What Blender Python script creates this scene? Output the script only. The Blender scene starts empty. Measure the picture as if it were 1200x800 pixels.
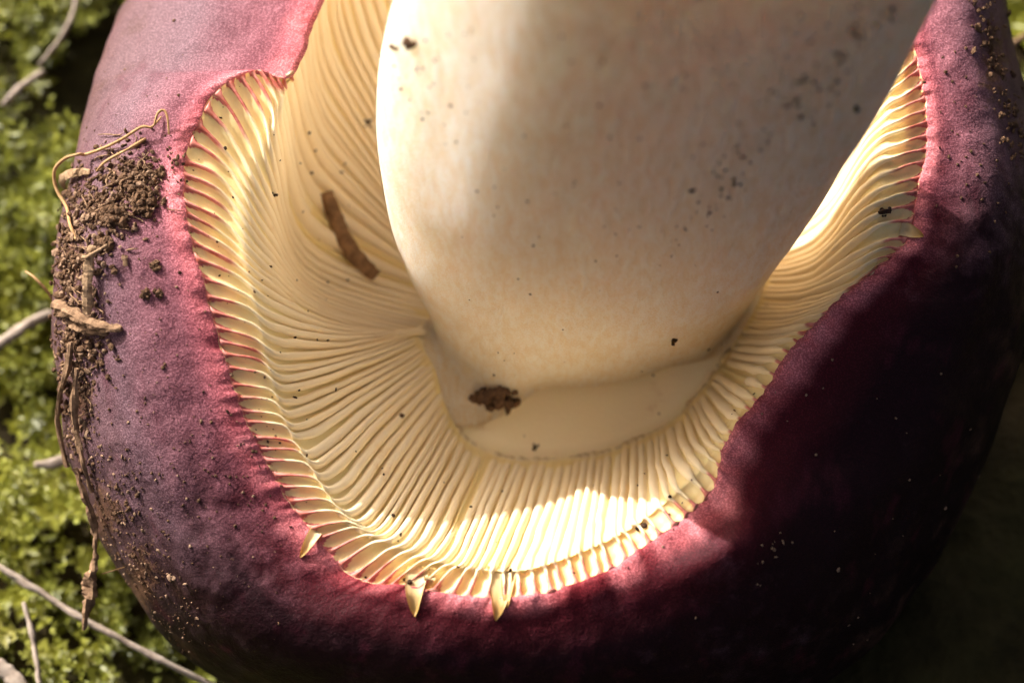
import bpy, bmesh, math, random
import numpy as np
from mathutils import Vector, Matrix
from mathutils.bvhtree import BVHTree

random.seed(7)
rng = np.random.default_rng(7)
scene = bpy.context.scene
COL = scene.collection

# ------------------------------------------------------------------ camera
# The mushroom is measured in tenths of a millimetre (1 "dmm" = 1e-4 m) in the frame (right, up, towards the viewer);
# V() turns such a point into world metres: z is up, the moss lies around z = 0.
TILT = math.radians(22)
CT, ST = math.cos(TILT), math.sin(TILT)
DIST = 3333.0
GW = -500.0                      # the moss floor under the middle of the picture
def V(p):
    p = np.asarray(p, float)
    u, v, w = p[..., 0], p[..., 1], p[..., 2] - GW
    return np.stack([u, v*CT - w*ST, v*ST + w*CT], -1)*1e-4
def px(x, y, w=0.0):             # photograph position + distance from the focal plane -> (u, v, w)
    k = (DIST - w)/DIST
    return np.array([(x-600)*k, (400-y)*k, w])

cam_d = bpy.data.cameras.new('camera'); cam = bpy.data.objects.new('camera', cam_d); COL.objects.link(cam)
cam_d.sensor_width = 36.0; cam_d.lens = 100.0
cam_d.clip_start = 0.01; cam_d.clip_end = 400.0
cam.location = V((0, 0, DIST)); cam.rotation_euler = (TILT, 0, 0)
cam_d.dof.use_dof = True; cam_d.dof.focus_distance = (DIST+30)*1e-4; cam_d.dof.aperture_fstop = 14.0
cam_d.dof.aperture_blades = 7
scene.camera = cam

# ------------------------------------------------------------------ sky and sun
SUN = np.array([-0.625, 0.755, 0.185]); SUN /= np.linalg.norm(SUN)
sw = np.array([SUN[0], SUN[1]*CT - SUN[2]*ST, SUN[1]*ST + SUN[2]*CT])
world = bpy.data.worlds.new('World'); scene.world = world; world.use_nodes = True
nt = world.node_tree; nt.nodes.clear()
sky = nt.nodes.new('ShaderNodeTexSky'); sky.sky_type = 'NISHITA'; sky.sun_disc = False
sky.sun_elevation = math.asin(sw[2]); sky.sun_rotation = math.atan2(sw[0], sw[1])
sky.air_density = 0.3; sky.dust_density = 10.0; sky.ozone_density = 0.0
bg = nt.nodes.new('ShaderNodeBackground'); bg.inputs['Strength'].default_value = 0.15
wo = nt.nodes.new('ShaderNodeOutputWorld')
nt.links.new(sky.outputs[0], bg.inputs[0]); nt.links.new(bg.outputs[0], wo.inputs[0])
sun_d = bpy.data.lights.new('sun', 'SUN'); sun = bpy.data.objects.new('sun', sun_d); COL.objects.link(sun)
sun_d.energy = 4.9; sun_d.angle = math.radians(0.53); sun_d.color = (1.0, 0.98, 0.955)
sun.rotation_euler = Vector(sw).to_track_quat('Z', 'Y').to_euler()
sun.location = Vector(sw)*3

vs = scene.view_settings
vs.view_transform = 'Standard'; vs.look = 'None'; vs.gamma = 1.0; vs.use_curve_mapping = False
vs.exposure = 0.64
scene.render.engine = 'CYCLES'
scene.cycles.max_bounces = 7; scene.cycles.diffuse_bounces = 5; scene.cycles.glossy_bounces = 1; scene.cycles.transmission_bounces = 3; scene.cycles.use_denoising = True
scene.cycles.use_adaptive_sampling = True; scene.cycles.adaptive_threshold = 0.04; scene.cycles.adaptive_min_samples = 20

# ------------------------------------------------------------------ helpers
def smooth(a, b, x):
    t = np.clip((np.asarray(x, float)-a)/(b-a), 0, 1); return t*t*(3-2*t)
def catmull(P, t, closed=False):
    P = np.asarray(P, float); n = len(P); t = np.asarray(t, float)
    if closed:
        i = np.floor(t).astype(int); f = t-i; ix = [(i+k) % n for k in (-1, 0, 1, 2)]
    else:
        t = np.clip(t, 0, n-1); i = np.minimum(np.floor(t).astype(int), n-2); f = t-i
        ix = [np.clip(i+k, 0, n-1) for k in (-1, 0, 1, 2)]
    a, b, c, d = (P[k] for k in ix)
    f = f.reshape(f.shape+(1,)*(P.ndim-1))
    return 0.5*(2*b + (c-a)*f + (2*a-5*b+4*c-d)*f**2 + (3*b-a-3*c+d)*f**3)
def unit(a):
    return a/np.maximum(np.linalg.norm(a, axis=-1, keepdims=True), 1e-9)

def vnoise(p, seed=0):
    """value noise on points (…,3)"""
    p = np.asarray(p, float); i = np.floor(p).astype(np.int64); f = p-i; f = f*f*(3-2*f)
    def h(a, b, c):
        n = (a*374761393 + b*668265263 + c*2147483647 + seed*974711) & 0xffffffff
        n = ((n ^ (n >> 13))*1274126177) & 0xffffffff
        n = n ^ (n >> 16)
        return (n & 0xffff)/65535.0
    x, y, z = i[..., 0], i[..., 1], i[..., 2]; r = 0
    for dx in (0, 1):
        for dy in (0, 1):
            for dz in (0, 1):
                wgt = (f[..., 0] if dx else 1-f[..., 0])*(f[..., 1] if dy else 1-f[..., 1])*(f[..., 2] if dz else 1-f[..., 2])
                r = r + wgt*h(x+dx, y+dy, z+dz)
    return r*2-1
def fbm(p, o=3, seed=0):
    r = 0; a = 1.0
    for k in range(o):
        r = r + a*vnoise(p*(2**k), seed+k*17); a *= 0.5
    return r

def mesh_obj(name, verts, faces, mats, parent=None, attrs=None, smooth_shade=True, fmat=None, kind=None):
    me = bpy.data.meshes.new(name)
    me.from_pydata([tuple(v) for v in verts], [], [tuple(f) for f in faces])
    for m in (mats if isinstance(mats, (list, tuple)) else [mats]): me.materials.append(m)
    if smooth_shade: me.polygons.foreach_set('use_smooth', np.ones(len(me.polygons), bool))
    if fmat is not None: me.polygons.foreach_set('material_index', np.asarray(fmat, np.int32))
    for k, a in (attrs or {}).items():
        at = me.attributes.new(k, 'FLOAT', 'POINT'); at.data.foreach_set('value', np.asarray(a, np.float32).ravel())
    me.update()
    o = bpy.data.objects.new(name, me); COL.objects.link(o)
    if parent is not None: o.parent = parent
    if kind: o['kind'] = kind
    return o
def tag(o, label, cat, group=None):
    o['label'] = label; o['category'] = cat
    if group: o['group'] = group
    return o
def empty(name, loc=(0, 0, 0)):
    o = bpy.data.objects.new(name, None); o.location = loc; COL.objects.link(o); o.empty_display_size = 0.01; return o
def grid_faces(nr, nc, closed=True, base=0):
    f = []
    for r in range(nr-1):
        a = base+r*nc
        for c in range(nc if closed else nc-1):
            d = (c+1) % nc
            f.append((a+c, a+d, a+nc+d, a+nc+c))
    return f

# ------------------------------------------------------------------ materials
class NT:
    def __init__(s, name):
        s.m = bpy.data.materials.new(name); s.m.use_nodes = True; s.t = s.m.node_tree; s.t.nodes.clear()
        s.out = s.t.nodes.new('ShaderNodeOutputMaterial')
        s.co = s.t.nodes.new('ShaderNodeTexCoord').outputs['Object']
    def n(s, typ, **kw):
        nd = s.t.nodes.new(typ)
        for k, v in kw.items():
            if k in nd.inputs.keys(): s.set(nd.inputs[k], v)
            else: setattr(nd, k, v)
        return nd
    def set(s, sock, v):
        if isinstance(v, bpy.types.NodeSocket): s.t.links.new(v, sock)
        else: sock.default_value = v
    def attr(s, name): return s.n('ShaderNodeAttribute', attribute_name=name).outputs['Fac']
    def noise(s, scale, detail=3, rough=0.55, vec=None, dist=0.0):
        nd = s.n('ShaderNodeTexNoise', Scale=scale, Detail=detail, Roughness=rough, Distortion=dist)
        s.set(nd.inputs['Vector'], vec or s.co); return nd.outputs['Fac']
    def ramp(s, fac, stops, interp='LINEAR'):
        nd = s.t.nodes.new('ShaderNodeValToRGB'); nd.color_ramp.interpolation = interp; e = nd.color_ramp.elements
        while len(e) < len(stops): e.new(0.5)
        for k, (p, c) in enumerate(stops):
            e[k].position = p; e[k].color = tuple(c)+(1,) if len(c) == 3 else c
        s.set(nd.inputs[0], fac); return nd.outputs[0]
    def mask(s, fac, a, b):
        nd = s.n('ShaderNodeMapRange', interpolation_type='SMOOTHSTEP'); s.set(nd.inputs[0], fac)
        nd.inputs[1].default_value = a; nd.inputs[2].default_value = b; return nd.outputs[0]
    def math(s, op, a, b=0.0):
        nd = s.n('ShaderNodeMath', operation=op); s.set(nd.inputs[0], a); s.set(nd.inputs[1], b); return nd.outputs[0]
    def mix(s, fac, a, b, mode='MIX'):
        nd = s.n('ShaderNodeMix', data_type='RGBA', blend_type=mode)
        def col(v): return tuple(v)+(1,) if isinstance(v, (tuple, list)) and len(v) == 3 else v
        s.set(nd.inputs[0], fac); s.set(nd.inputs[6], col(a)); s.set(nd.inputs[7], col(b)); return nd.outputs[2]
    def scaled(s, sc):
        nd = s.n('ShaderNodeMapping'); nd.inputs['Scale'].default_value = sc; s.set(nd.inputs['Vector'], s.co); return nd.outputs[0]
    def bump(s, h, dist, strength=1.0, normal=None):
        nd = s.n('ShaderNodeBump', Strength=strength, Distance=dist, Height=h)
        if normal is not None: s.set(nd.inputs['Normal'], normal)
        return nd.outputs[0]
    def bsdf(s, color, rough=0.6, spec=0.4, normal=None, sss=0.0, rad=(1, .6, .3), sscale=0.001, **kw):
        b = s.t.nodes.new('ShaderNodeBsdfPrincipled')
        s.set(b.inputs['Base Color'], color if isinstance(color, bpy.types.NodeSocket) else tuple(color)+(1,))
        s.set(b.inputs['Roughness'], rough); s.set(b.inputs['Specular IOR Level'], spec)
        if normal is not None: s.set(b.inputs['Normal'], normal)
        if sss:
            s.set(b.inputs['Subsurface Weight'], sss); b.inputs['Subsurface Radius'].default_value = rad
            b.inputs['Subsurface Scale'].default_value = sscale
        for k, v in kw.items(): s.set(b.inputs[k.replace('_', ' ')], v)
        s.t.links.new(b.outputs[0], s.out.inputs[0]); return b

def m_cap():
    s = NT('cap_skin')
    edge, bloom_shade, pink, soil = s.attr('edge'), s.attr('bloom_shade'), s.attr('pink'), s.attr('soil')
    n1, n2, n3 = s.noise(90, 3), s.noise(420, 3), s.noise(5200, 1, 0.6)
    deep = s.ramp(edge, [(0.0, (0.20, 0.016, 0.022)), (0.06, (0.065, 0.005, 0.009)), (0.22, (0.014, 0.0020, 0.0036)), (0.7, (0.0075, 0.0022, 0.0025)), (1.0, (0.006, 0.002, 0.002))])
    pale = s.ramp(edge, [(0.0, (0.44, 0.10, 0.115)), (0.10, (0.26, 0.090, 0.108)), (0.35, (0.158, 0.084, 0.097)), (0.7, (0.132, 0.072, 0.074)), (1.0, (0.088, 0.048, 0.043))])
    bl = s.math('ADD', bloom_shade, s.math('MULTIPLY', s.math('SUBTRACT', n1, 0.5), 0.55))
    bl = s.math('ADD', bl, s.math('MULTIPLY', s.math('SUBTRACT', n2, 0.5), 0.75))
    c = s.mix(s.mask(bl, 0.22, 1.0), deep, pale)  # deep skin also stands in for shade where this value is low
    # wine-dark streaks, brown bruises and soil stain towards the outside
    streak = s.mask(s.noise(260, 2, 0.6, s.scaled((1.0, 0.45, 1.0))), 0.56, 0.74)
    c = s.mix(s.math('MULTIPLY', streak, 0.4), c, (0.075, 0.011, 0.020))
    n4 = s.noise(170, 4, 0.65)
    br = s.math('MULTIPLY', s.mask(n4, 0.48, 0.70), s.mask(edge, 0.30, 0.85))
    c = s.mix(s.math('MULTIPLY', br, 0.7), c, (0.085, 0.040, 0.026))
    so = s.mask(s.math('ADD', soil, s.math('MULTIPLY', s.math('SUBTRACT', s.noise(900, 3, 0.7), 0.5), 1.5)), 0.35, 0.75)
    c = s.mix(s.math('MULTIPLY', so, 0.92), c, s.mix(n2, (0.070, 0.032, 0.018), (0.17, 0.088, 0.05)))
    c = s.mix(s.mask(pink, 0.25, 0.85), c, s.mix(n2, (0.48, 0.080, 0.085), (0.66, 0.26, 0.27)))
    # pruinose grain
    grain = s.mask(n3, 0.42, 0.70)
    c = s.mix(s.math('MULTIPLY', grain, 0.7), s.mix(1.0, c, (0.70, 0.66, 0.70), 'MULTIPLY'), s.mix(1.0, c, (1.75, 1.95, 1.95), 'MULTIPLY'))
    h = s.math('ADD', s.math('MULTIPLY', n3, 0.5), s.math('MULTIPLY', s.noise(1600, 1), 0.7))
    nrm = s.bump(s.math('ADD', h, s.math('MULTIPLY', n2, 1.2)), 0.00017, 0.8)
    s.bsdf(c, 0.6, 0.12, nrm)
    return s.m
def m_flesh():                     # gill bed, the floor between the gills and the pale ring round the stem
    s = NT('cap_flesh')
    pink, ring = s.attr('pink'), s.attr('ring')
    n = s.noise(260, 4)
    c = s.mix(n, (0.85, 0.65, 0.28), (0.89, 0.73, 0.38))
    c = s.mix(ring, c, s.mix(s.noise(120, 4), (0.91, 0.76, 0.48), (0.92, 0.82, 0.60)))
    st = s.math('MULTIPLY', s.mask(s.noise(170, 5, 0.6), 0.60, 0.75), 0.5)
    c = s.mix(st, c, (0.52, 0.27, 0.06))
    c = s.mix(s.mask(pink, 0.3, 0.75), c, s.mix(n, (0.44, 0.055, 0.055), (0.68, 0.22, 0.21)))
    s.bsdf(c, 0.5, 0.3, s.bump(s.noise(2600, 3), 0.00007, 0.6), sss=0.3, rad=(1, .7, .36), sscale=0.0012)
    return s.m
def m_gill(name='gill_flesh', sss=0.8):
    s = NT(name)
    pink, q, hue = s.attr('pink'), s.attr('along'), s.attr('hue')
    n = s.noise(300, 4)
    c = s.mix(s.mask(q, 0.5, 2.6), (0.90, 0.76, 0.45), (0.92, 0.79, 0.55))
    c = s.mix(s.math('MULTIPLY', hue, 0.4), c, (0.88, 0.69, 0.40))
    st = s.math('MULTIPLY', s.mask(s.noise(120, 4, 0.6), 0.62, 0.76), s.mask(q, 1.6, 2.6))
    c = s.mix(s.math('MULTIPLY', st, 0.45), c, (0.60, 0.33, 0.09))
    p = s.math('MULTIPLY', pink, s.math('ADD', 0.65, s.math('MULTIPLY', n, 0.8)))
    c = s.mix(s.math('MULTIPLY', s.mask(p, 0.10, 0.9), 0.92), c, s.mix(s.mask(s.noise(900, 2), 0.3, 0.7), (0.42, 0.055, 0.042), (0.68, 0.22, 0.19)))
    s.bsdf(c, 0.5, 0.3, s.bump(s.noise(2200, 2), 0.00006, 0.6), sss=sss, rad=(1, .7, .36), sscale=0.0016)
    return s.m
def m_stem():
    s = NT('stem_flesh')
    fib = s.noise(1100, 2, 0.6, s.scaled((1.0, 0.30, 0.30)))
    fine = s.noise(5200, 2, 0.6)
    c = s.mix(s.noise(45, 2), (0.93, 0.77, 0.52), (0.94, 0.82, 0.60))
    c = s.mix(s.math('MULTIPLY', s.mask(s.noise(32, 2, dist=0.6), 0.50, 0.72), 0.18), c, (0.90, 0.68, 0.46))
    c = s.mix(s.math('MULTIPLY', s.mask(s.noise(24, 1, vec=s.scaled((1, 1, 1.3))), 0.5, 0.7), 0.25), c, (0.74, 0.68, 0.46))
    c = s.mix(s.mask(s.attr('height'), 0.0, 0.5), (0.93, 0.74, 0.44), c)
    g = s.mask(s.math('ADD', s.math('MULTIPLY', fib, 0.4), s.math('MULTIPLY', fine, 0.6)), 0.36, 0.62)
    c = s.mix(g, s.mix(1.0, c, (0.93, 0.88, 0.80), 'MULTIPLY'), s.mix(0.55, c, (0.96, 0.95, 0.93)))
    h = s.math('ADD', s.math('MULTIPLY', fib, 0.8), s.math('MULTIPLY', fine, 0.7))
    s.bsdf(c, 0.5, 0.3, s.bump(h, 0.0012, 1.0), sss=s.math('MULTIPLY', s.attr('height'), 0.78), rad=(1, .92, .70), sscale=0.018)
    return s.m
def m_plain(name, c1, c2, scale, rough=0.85, bump=0.0003, spec=0.2, detail=5):
    s = NT(name); n = s.noise(scale, detail, 0.65)
    s.bsdf(s.ramp(n, [(0.3, c1), (0.7, c2)]), rough, spec, s.bump(n, bump, 0.8)); return s.m

M = {}
M['cap'] = m_cap(); M['flesh'] = m_flesh(); M['gill'] = m_gill('gill_flesh', 0.0); M['stem'] = m_stem()

# ------------------------------------------------------------------ the shape of the cap
# columns round the cap: margin, pad middle, crest, wall, gill end at the stem, silhouette; each x, y, distance
C_ = [
 # margin            pad               crest             wall              gill end          outline
 ((380,   0,-150), (378,   4,-172), (377,   8,-205), (398,  95,-330), (520, 290,-345), ( 150,   0,-330)),
 ((345,  88, -88), (344,  94,-104), (344, 102,-135), (380, 205,-310), (520, 325,-340), ( 118,  80,-290)),
 ((300,  82, -68), (322, 118, -62), (328, 172, -76), (366, 285,-262), (520, 350,-330), ( 110, 110,-275)),
 ((252, 110, -44), (285, 160, -46), (318, 232, -68), (368, 325,-245), (522, 375,-320), ( 101, 150,-262)),
 ((217, 186, -18), (262, 210, -22), (315, 283, -46), (378, 353,-225), (520, 392,-315), (  84, 215,-240)),
 ((219, 258,  14), (268, 287,   8), (318, 330, -20), (392, 374,-205), (508, 395,-308), (  70, 285,-220)),
 ((238, 330,  32), (285, 345,  26), (325, 372,  -4), (405, 390,-190), (490, 385,-298), (  65, 350,-205)),
 ((258, 400,  38), (300, 410,  34), (337, 430,   6), (418, 415,-175), (492, 392,-295), (  67, 415,-200)),
 ((280, 475,  40), (320, 478,  38), (353, 492,  12), (432, 450,-168), (503, 408,-292), (  79, 505,-205)),
 ((313, 543,  40), (356, 545,  42), (390, 557,  18), (457, 487,-165), (516, 432,-290), ( 102, 582,-215)),
 ((348, 600,  40), (390, 596,  46), (427, 605,  24), (482, 530,-165), (524, 468,-288), ( 134, 650,-225)),
 ((412, 674,  52), (447, 646,  50), (480, 628,  30), (517, 565,-160), (545, 512,-284), ( 208, 752,-245)),
 ((480, 686,  68), (506, 664,  58), (532, 648,  36), (562, 582,-152), (585, 533,-282), ( 310, 812,-265)),
 ((560, 699,  78), (566, 674,  63), (574, 655,  40), (602, 590,-150), (622, 538,-282), ( 450, 842,-290)),
 ((631, 695,  78), (625, 672,  63), (621, 654,  40), (645, 588,-150), (660, 536,-282), ( 600, 858,-305)),
 ((703, 672,  72), (696, 648,  57), (690, 629,  34), (697, 574,-142), (704, 531,-282), ( 750, 850,-305)),
 ((768, 630,  62), (756, 614,  49), (745, 601,  26), (746, 556,-135), (747, 515,-282), ( 880, 835,-275)),
 ((833, 574,  44), (820, 562,  34), (806, 547,   8), (790, 522,-135), (786, 494,-282), ( 985, 782,-255)),
 ((850, 520,  14), (845, 518,   6), (836, 513, -22), (823, 494,-135), (812, 468,-282), (1058, 710,-250)),
 ((890, 465,   4), (884, 462,  -4), (874, 457, -34), (858, 448,-132), (838, 436,-284), (1110, 625,-260)),
 ((930, 405,  -4), (923, 403, -12), (911, 402, -44), (889, 404,-142), (858, 402,-286), (1150, 545,-260)),
 ((975, 358, -14), (966, 361, -20), (948, 368, -50), (912, 378,-162), (872, 378,-292), (1178, 460,-260)),
 ((1030,312, -26), (1012, 322, -26), (985, 338, -50), (935, 354,-180), (884, 356,-298), (1196, 390,-232)),
 ((1062,282, -38), (1035, 282, -32), (1000, 300, -58), (945, 332,-195), (892, 336,-304), (1208, 320,-240)),
 ((1076,226, -50), (1045, 234, -42), (1008, 252, -66), (952, 306,-212), (896, 318,-312), (1212, 260,-248)),
 ((1087,170, -66), (1055, 178, -54), (1014, 198, -78), (958, 274,-232), (894, 302,-322), (1207, 190,-262)),
 ((1084,110, -84), (1058, 122, -74), (1022, 146, -96), (968, 226,-258), (888, 284,-332), (1197, 120,-282)),
 ((1068, 45,-106), (1052, 64, -98), (1030,  90,-122), (978, 170,-285), (876, 266,-340), (1181,  50,-310)),
 ((1050,-40,-150), (1035,-16,-145), (1015,  15,-165), (965, 110,-310), (850, 245,-345), (1160, -50,-350)),
 ((990,-120,-230), (978, -95,-225), (960, -65,-245), (910,  50,-340), (800, 222,-350), (1085,-165,-400)),
 ((890,-180,-300), (882,-150,-295), (870,-110,-310), (830,  20,-360), (745, 208,-355), (950,-250,-440)),
 ((760,-200,-330), (756,-170,-325), (750,-130,-340), (730,   5,-370), (690, 204,-355), (765,-285,-450)),
 ((610,-180,-310), (612,-150,-305), (615,-110,-320), (630,  12,-365), (635, 210,-355), (560,-255,-430)),
 ((480,-120,-240), (485,-105,-240), (490, -85,-260), (530,  22,-355), (585, 228,-352), (370,-185,-400)),
 ((415, -60,-185), (417, -55,-200), (418, -48,-228), (445,  55,-342), (548, 256,-348), (235, -95,-365)),
]
NC = len(C_)
KP = np.array([[px(*p) for p in row] for row in C_])        # (NC, 6, 3)
CEN = px(690, 350, -320)

def S(t, q):
    """gill-edge surface: t round the cap, q 0 margin .. 2 crest .. 4 stem"""
    t = np.asarray(t, float); q = np.asarray(q, float)
    cols = catmull(KP[:, :5], t.ravel(), True)              # (n,5,3)
    qq = q.ravel(); n = 5
    i = np.minimum(np.floor(np.clip(qq, 0, 4)).astype(int), 3); f = (np.clip(qq, 0, 4.0)-i)[:, None]
    ar = np.arange(len(qq))
    a = cols[ar, np.maximum(i-1, 0)]; b = cols[ar, i]; c = cols[ar, i+1]; d = cols[ar, np.minimum(i+2, 4)]
    r = 0.5*(2*b+(c-a)*f+(2*a-5*b+4*c-d)*f**2+(3*b-a-3*c+d)*f**3)
    ex = (qq > 4)
    if ex.any(): r[ex] = r[ex]+(CEN-r[ex])*((qq[ex]-4)*0.5)[:, None]
    return r.reshape(t.shape+(3,))
def frame(t, q):
    e = 0.03; q = np.minimum(q, 4.0)
    dt = S(t+e, q)-S(t-e, q); dq = S(t, np.minimum(q+0.05, 4))-S(t, np.maximum(q-0.05, 0))
    L = unit(dt); N = unit(np.cross(dt, dq))
    return L, N, np.linalg.norm(dt, axis=-1)/(2*e), unit(dq)

# gills: even spacing along the margin with some unevenness
tt = np.linspace(0, NC, 8001)
mid = S(tt, np.full_like(tt, 1.2)); inner = S(tt, np.full_like(tt, 3.2)); mar = S(tt, np.zeros_like(tt))
dl = 0.25*np.linalg.norm(np.diff(mid, axis=0), axis=1)+0.55*np.linalg.norm(np.diff(mar, axis=0), axis=1)+0.45*np.linalg.norm(np.diff(inner, axis=0), axis=1)
al = np.concatenate([[0], np.cumsum(dl)])
pos = []; a = 0.0
while a < al[-1]-9:
    pos.append(a); a += 18.5*(1+rng.uniform(-0.24, 0.24))
GT = np.interp(pos, al, tt); NG = len(GT)
GT2 = np.append(GT, GT[0]+NC)
print('gills', NG)
SUBC = 8
ct = np.concatenate([GT2[i]+(GT2[i+1]-GT2[i])*np.arange(SUBC)/SUBC for i in range(NG)])
phase = np.tile(np.arange(SUBC)/SUBC, NG)
scal = np.repeat(rng.uniform(0.6, 1.4, NG), SUBC)
NCOL = len(ct)
notch = smooth(0.9, 1.6, ct)*(1-smooth(27, 28, ct))          # the upper left lobe has a smooth edge

def gh(q, t):                         # depth of the gills below their edge
    return np.interp(q, [0, 0.12, 0.5, 1.0, 1.5, 2.0, 2.6, 3.2, 3.65, 3.88, 4.0, 4.3], [0, 5, 9, 8, 5.5, 5.0, 7.5, 7.5, 4, 0.4, 0, 0])
bq = np.concatenate([np.linspace(0, 0.5, 9), np.linspace(0.58, 2.2, 16), np.linspace(2.3, 4.0, 14), [4.15, 4.35, 4.7, 5.2, 5.8]])
rows = []; r_edge = []; r_bloom_shade = []; r_pink = []; r_ring = []
# outer skin (under side first, then outline, then margin)
OUT = catmull(KP[:, 5], ct, True); MAR = catmull(KP[:, 0], ct, True)
BOT = px(640, 330, -560)
ang_bloom_shade = catmull(np.array([1.0, 1.0, .95, .92, .88, .86, .86, .84, .78, .68, .48, .30, .18, .14, .16, .22, .26, .24, .14, .09, .08, .12, .22, .38, .56, .72, .85, .9, .9, .8, .8, .8, .8, .9, 1.0]), ct, True)  # pruinose bloom plus painted shade: low at shaded bottom and right, lit lobe paler
assert len(C_) == 35
for f_, w_ in ((0.999, -565), (0.8, -560), (0.55, -535), (0.34, -490), (0.2, -440), (0.1, -385), (0.04, -330), (0.012, -285)):
    p = OUT+(BOT-OUT)*f_
    wt = OUT[:, 2]+(w_-(-225))*np.where(True, 1, 1)
    p[:, 2] = np.where(f_ > 0.5, w_, np.minimum(OUT[:, 2]-6, (OUT[:, 2]*(1-f_*1.8)+w_*(f_*1.8)) if f_ < 0.55 else w_))
    if f_ < 0.5:
        k = {0.34: .86, 0.2: .66, 0.1: .44, 0.04: .24, 0.012: .10}[f_]
        p[:, 2] = OUT[:, 2]+(-545-OUT[:, 2])*k
    rows.append(p); r_edge.append(1.0); r_pink.append(np.zeros(NCOL))
sv = np.concatenate([np.linspace(1, 0.22, 34), np.linspace(0.2, 0.0, 14)])
for s_ in sv:
    a_ = s_*math.pi/2
    p = MAR+(OUT-MAR)*(math.sin(a_)**0.93 if s_ > 0 else 0)
    p[:, 2] = MAR[:, 2]+(OUT[:, 2]-MAR[:, 2])*(1-math.cos(a_))**1.12
    # rounded lip at the margin, pinched where each gill leaves it
    lip = 3.0*math.exp(-((s_-0.035)/0.03)**2)
    p[:, 2] += lip + 9*math.sin(math.pi*min(1, s_/0.6))**2*(s_ < 0.6)
    p[:, 2] += 46*smooth(0, 0.12, s_)*np.exp(-(((p[:, 0]-245)/105)**2+((p[:, 1]+225)/72)**2))     # swollen lobe at the lower right
    low = fbm(p/95.0, 3, 3)*9*smooth(0.02, 0.3, s_) + fbm(p/28.0, 2, 9)*2.2*smooth(0.0, 0.15, s_)
    p[:, 2] += low*0.8; p[:, 0] += fbm(p/70.0+9, 2, 5)*4*smooth(0.1, .5, s_)
    # uneven edge of the skin
    if s_ < 0.2:
        ed = 2.8*fbm(MAR/8.0, 2, 23)*notch*(1-smooth(0, 0.05, s_))+3.2*fbm(MAR/24.0, 2, 21)*(1-smooth(0, 0.16, s_))
        dirn = unit(OUT-MAR); p -= dirn*(ed)[:, None]
    rows.append(p); r_edge.append(s_)
    r_pink.append(np.exp(-(s_/0.08)**2)*(0.62+0.4*fbm(MAR/30.0, 2, 31)))
n_skin = len(rows)
ed0 = 2.8*fbm(MAR/8.0, 2, 23)*notch+3.2*fbm(MAR/24.0, 2, 21)
dirn = unit(OUT-MAR)
for q_ in bq[1:]:
    qa = np.full(NCOL, q_)
    L, N, sp, dq = frame(ct, qa)
    h = gh(q_, ct)*(0.35+0.65*np.sin(np.pi*phase)**0.7 if q_ < 4 else 1.0)
    p = S(ct, qa)-N*np.asarray(h)[..., None] if np.ndim(h) else S(ct, qa)-N*h
    p = p-dirn*(ed0*max(0, 1-q_/0.35))[:, None]
    if q_ > 4:
        fall = smooth(4.0, 5.0, q_)
        p[:, 2] += 6*fall
    rows.append(p); r_edge.append(0.0)
    qe = (0.06+0.48*np.abs(np.cos(np.pi*phase))**2.6)*scal
    r_pink.append(1-smooth(qe*0.55, qe*1.0, q_) if q_ < 1.2 else np.zeros(NCOL))
verts = np.concatenate(rows); nrow = len(rows)
edge = np.repeat(np.array(r_edge), NCOL); bloom_shade = np.tile(ang_bloom_shade, nrow)
pink = np.concatenate(r_pink); ring = np.repeat(np.concatenate([np.zeros(n_skin), smooth(3.85, 4.1, bq[1:])]), NCOL)
faces = grid_faces(nrow, NCOL)
fm = np.zeros(len(faces), np.int32); fm[(n_skin-1)*NCOL:] = 1
# close the two ends
b0 = len(verts); verts = np.concatenate([verts, [BOT+np.array([0, 0, -6.0])], [CEN+np.array([0, 0, -40.0])]])
for c in range(NCOL):
    d = (c+1) % NCOL; faces.append((b0, d, c)); faces.append(((nrow-1)*NCOL+c, (nrow-1)*NCOL+d, b0+1))
fm = np.concatenate([fm, np.tile([0, 1], NCOL)])
soil_at = np.zeros(nrow*NCOL); vv = verts[:nrow*NCOL]
for cx, cy, sx, sy in ((150, 205, 36, 34), (118, 245, 30, 26), (86, 300, 22, 60), (92, 390, 24, 40), (95, 470, 20, 60), (125, 600, 22, 40), (165, 680, 22, 50), (1165, 70, 22, 70)):
    kk = (DIST-vv[:, 2])/DIST; X = vv[:, 0]/kk+600; Y = 400-vv[:, 1]/kk
    soil_at = np.maximum(soil_at, 0.75*np.exp(-((X-cx)/sx)**2-((Y-cy)/sy)**2))
ap = lambda a, v: np.concatenate([a, [v, v]])
mushroom = empty('mushroom', V(BOT))
tag(mushroom, 'overturned mushroom with wine-red cap, cream gills and thick white stem lying on moss', 'mushroom')
ORG = V(BOT)
def loc(p): return V(p)-ORG           # mushroom parts are stored relative to the mushroom
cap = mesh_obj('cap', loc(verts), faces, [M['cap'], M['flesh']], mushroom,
               {'edge': ap(edge, 1), 'bloom_shade': ap(bloom_shade, .5), 'pink': ap(pink, 0), 'ring': ap(ring, 1), 'soil': ap(soil_at, 0)}, True, fm)
cap['label'] = 'wine-red and mauve cap with inrolled pink margin'
cap_bvh = BVHTree.FromPolygons([Vector(v) for v in verts], faces)

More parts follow.
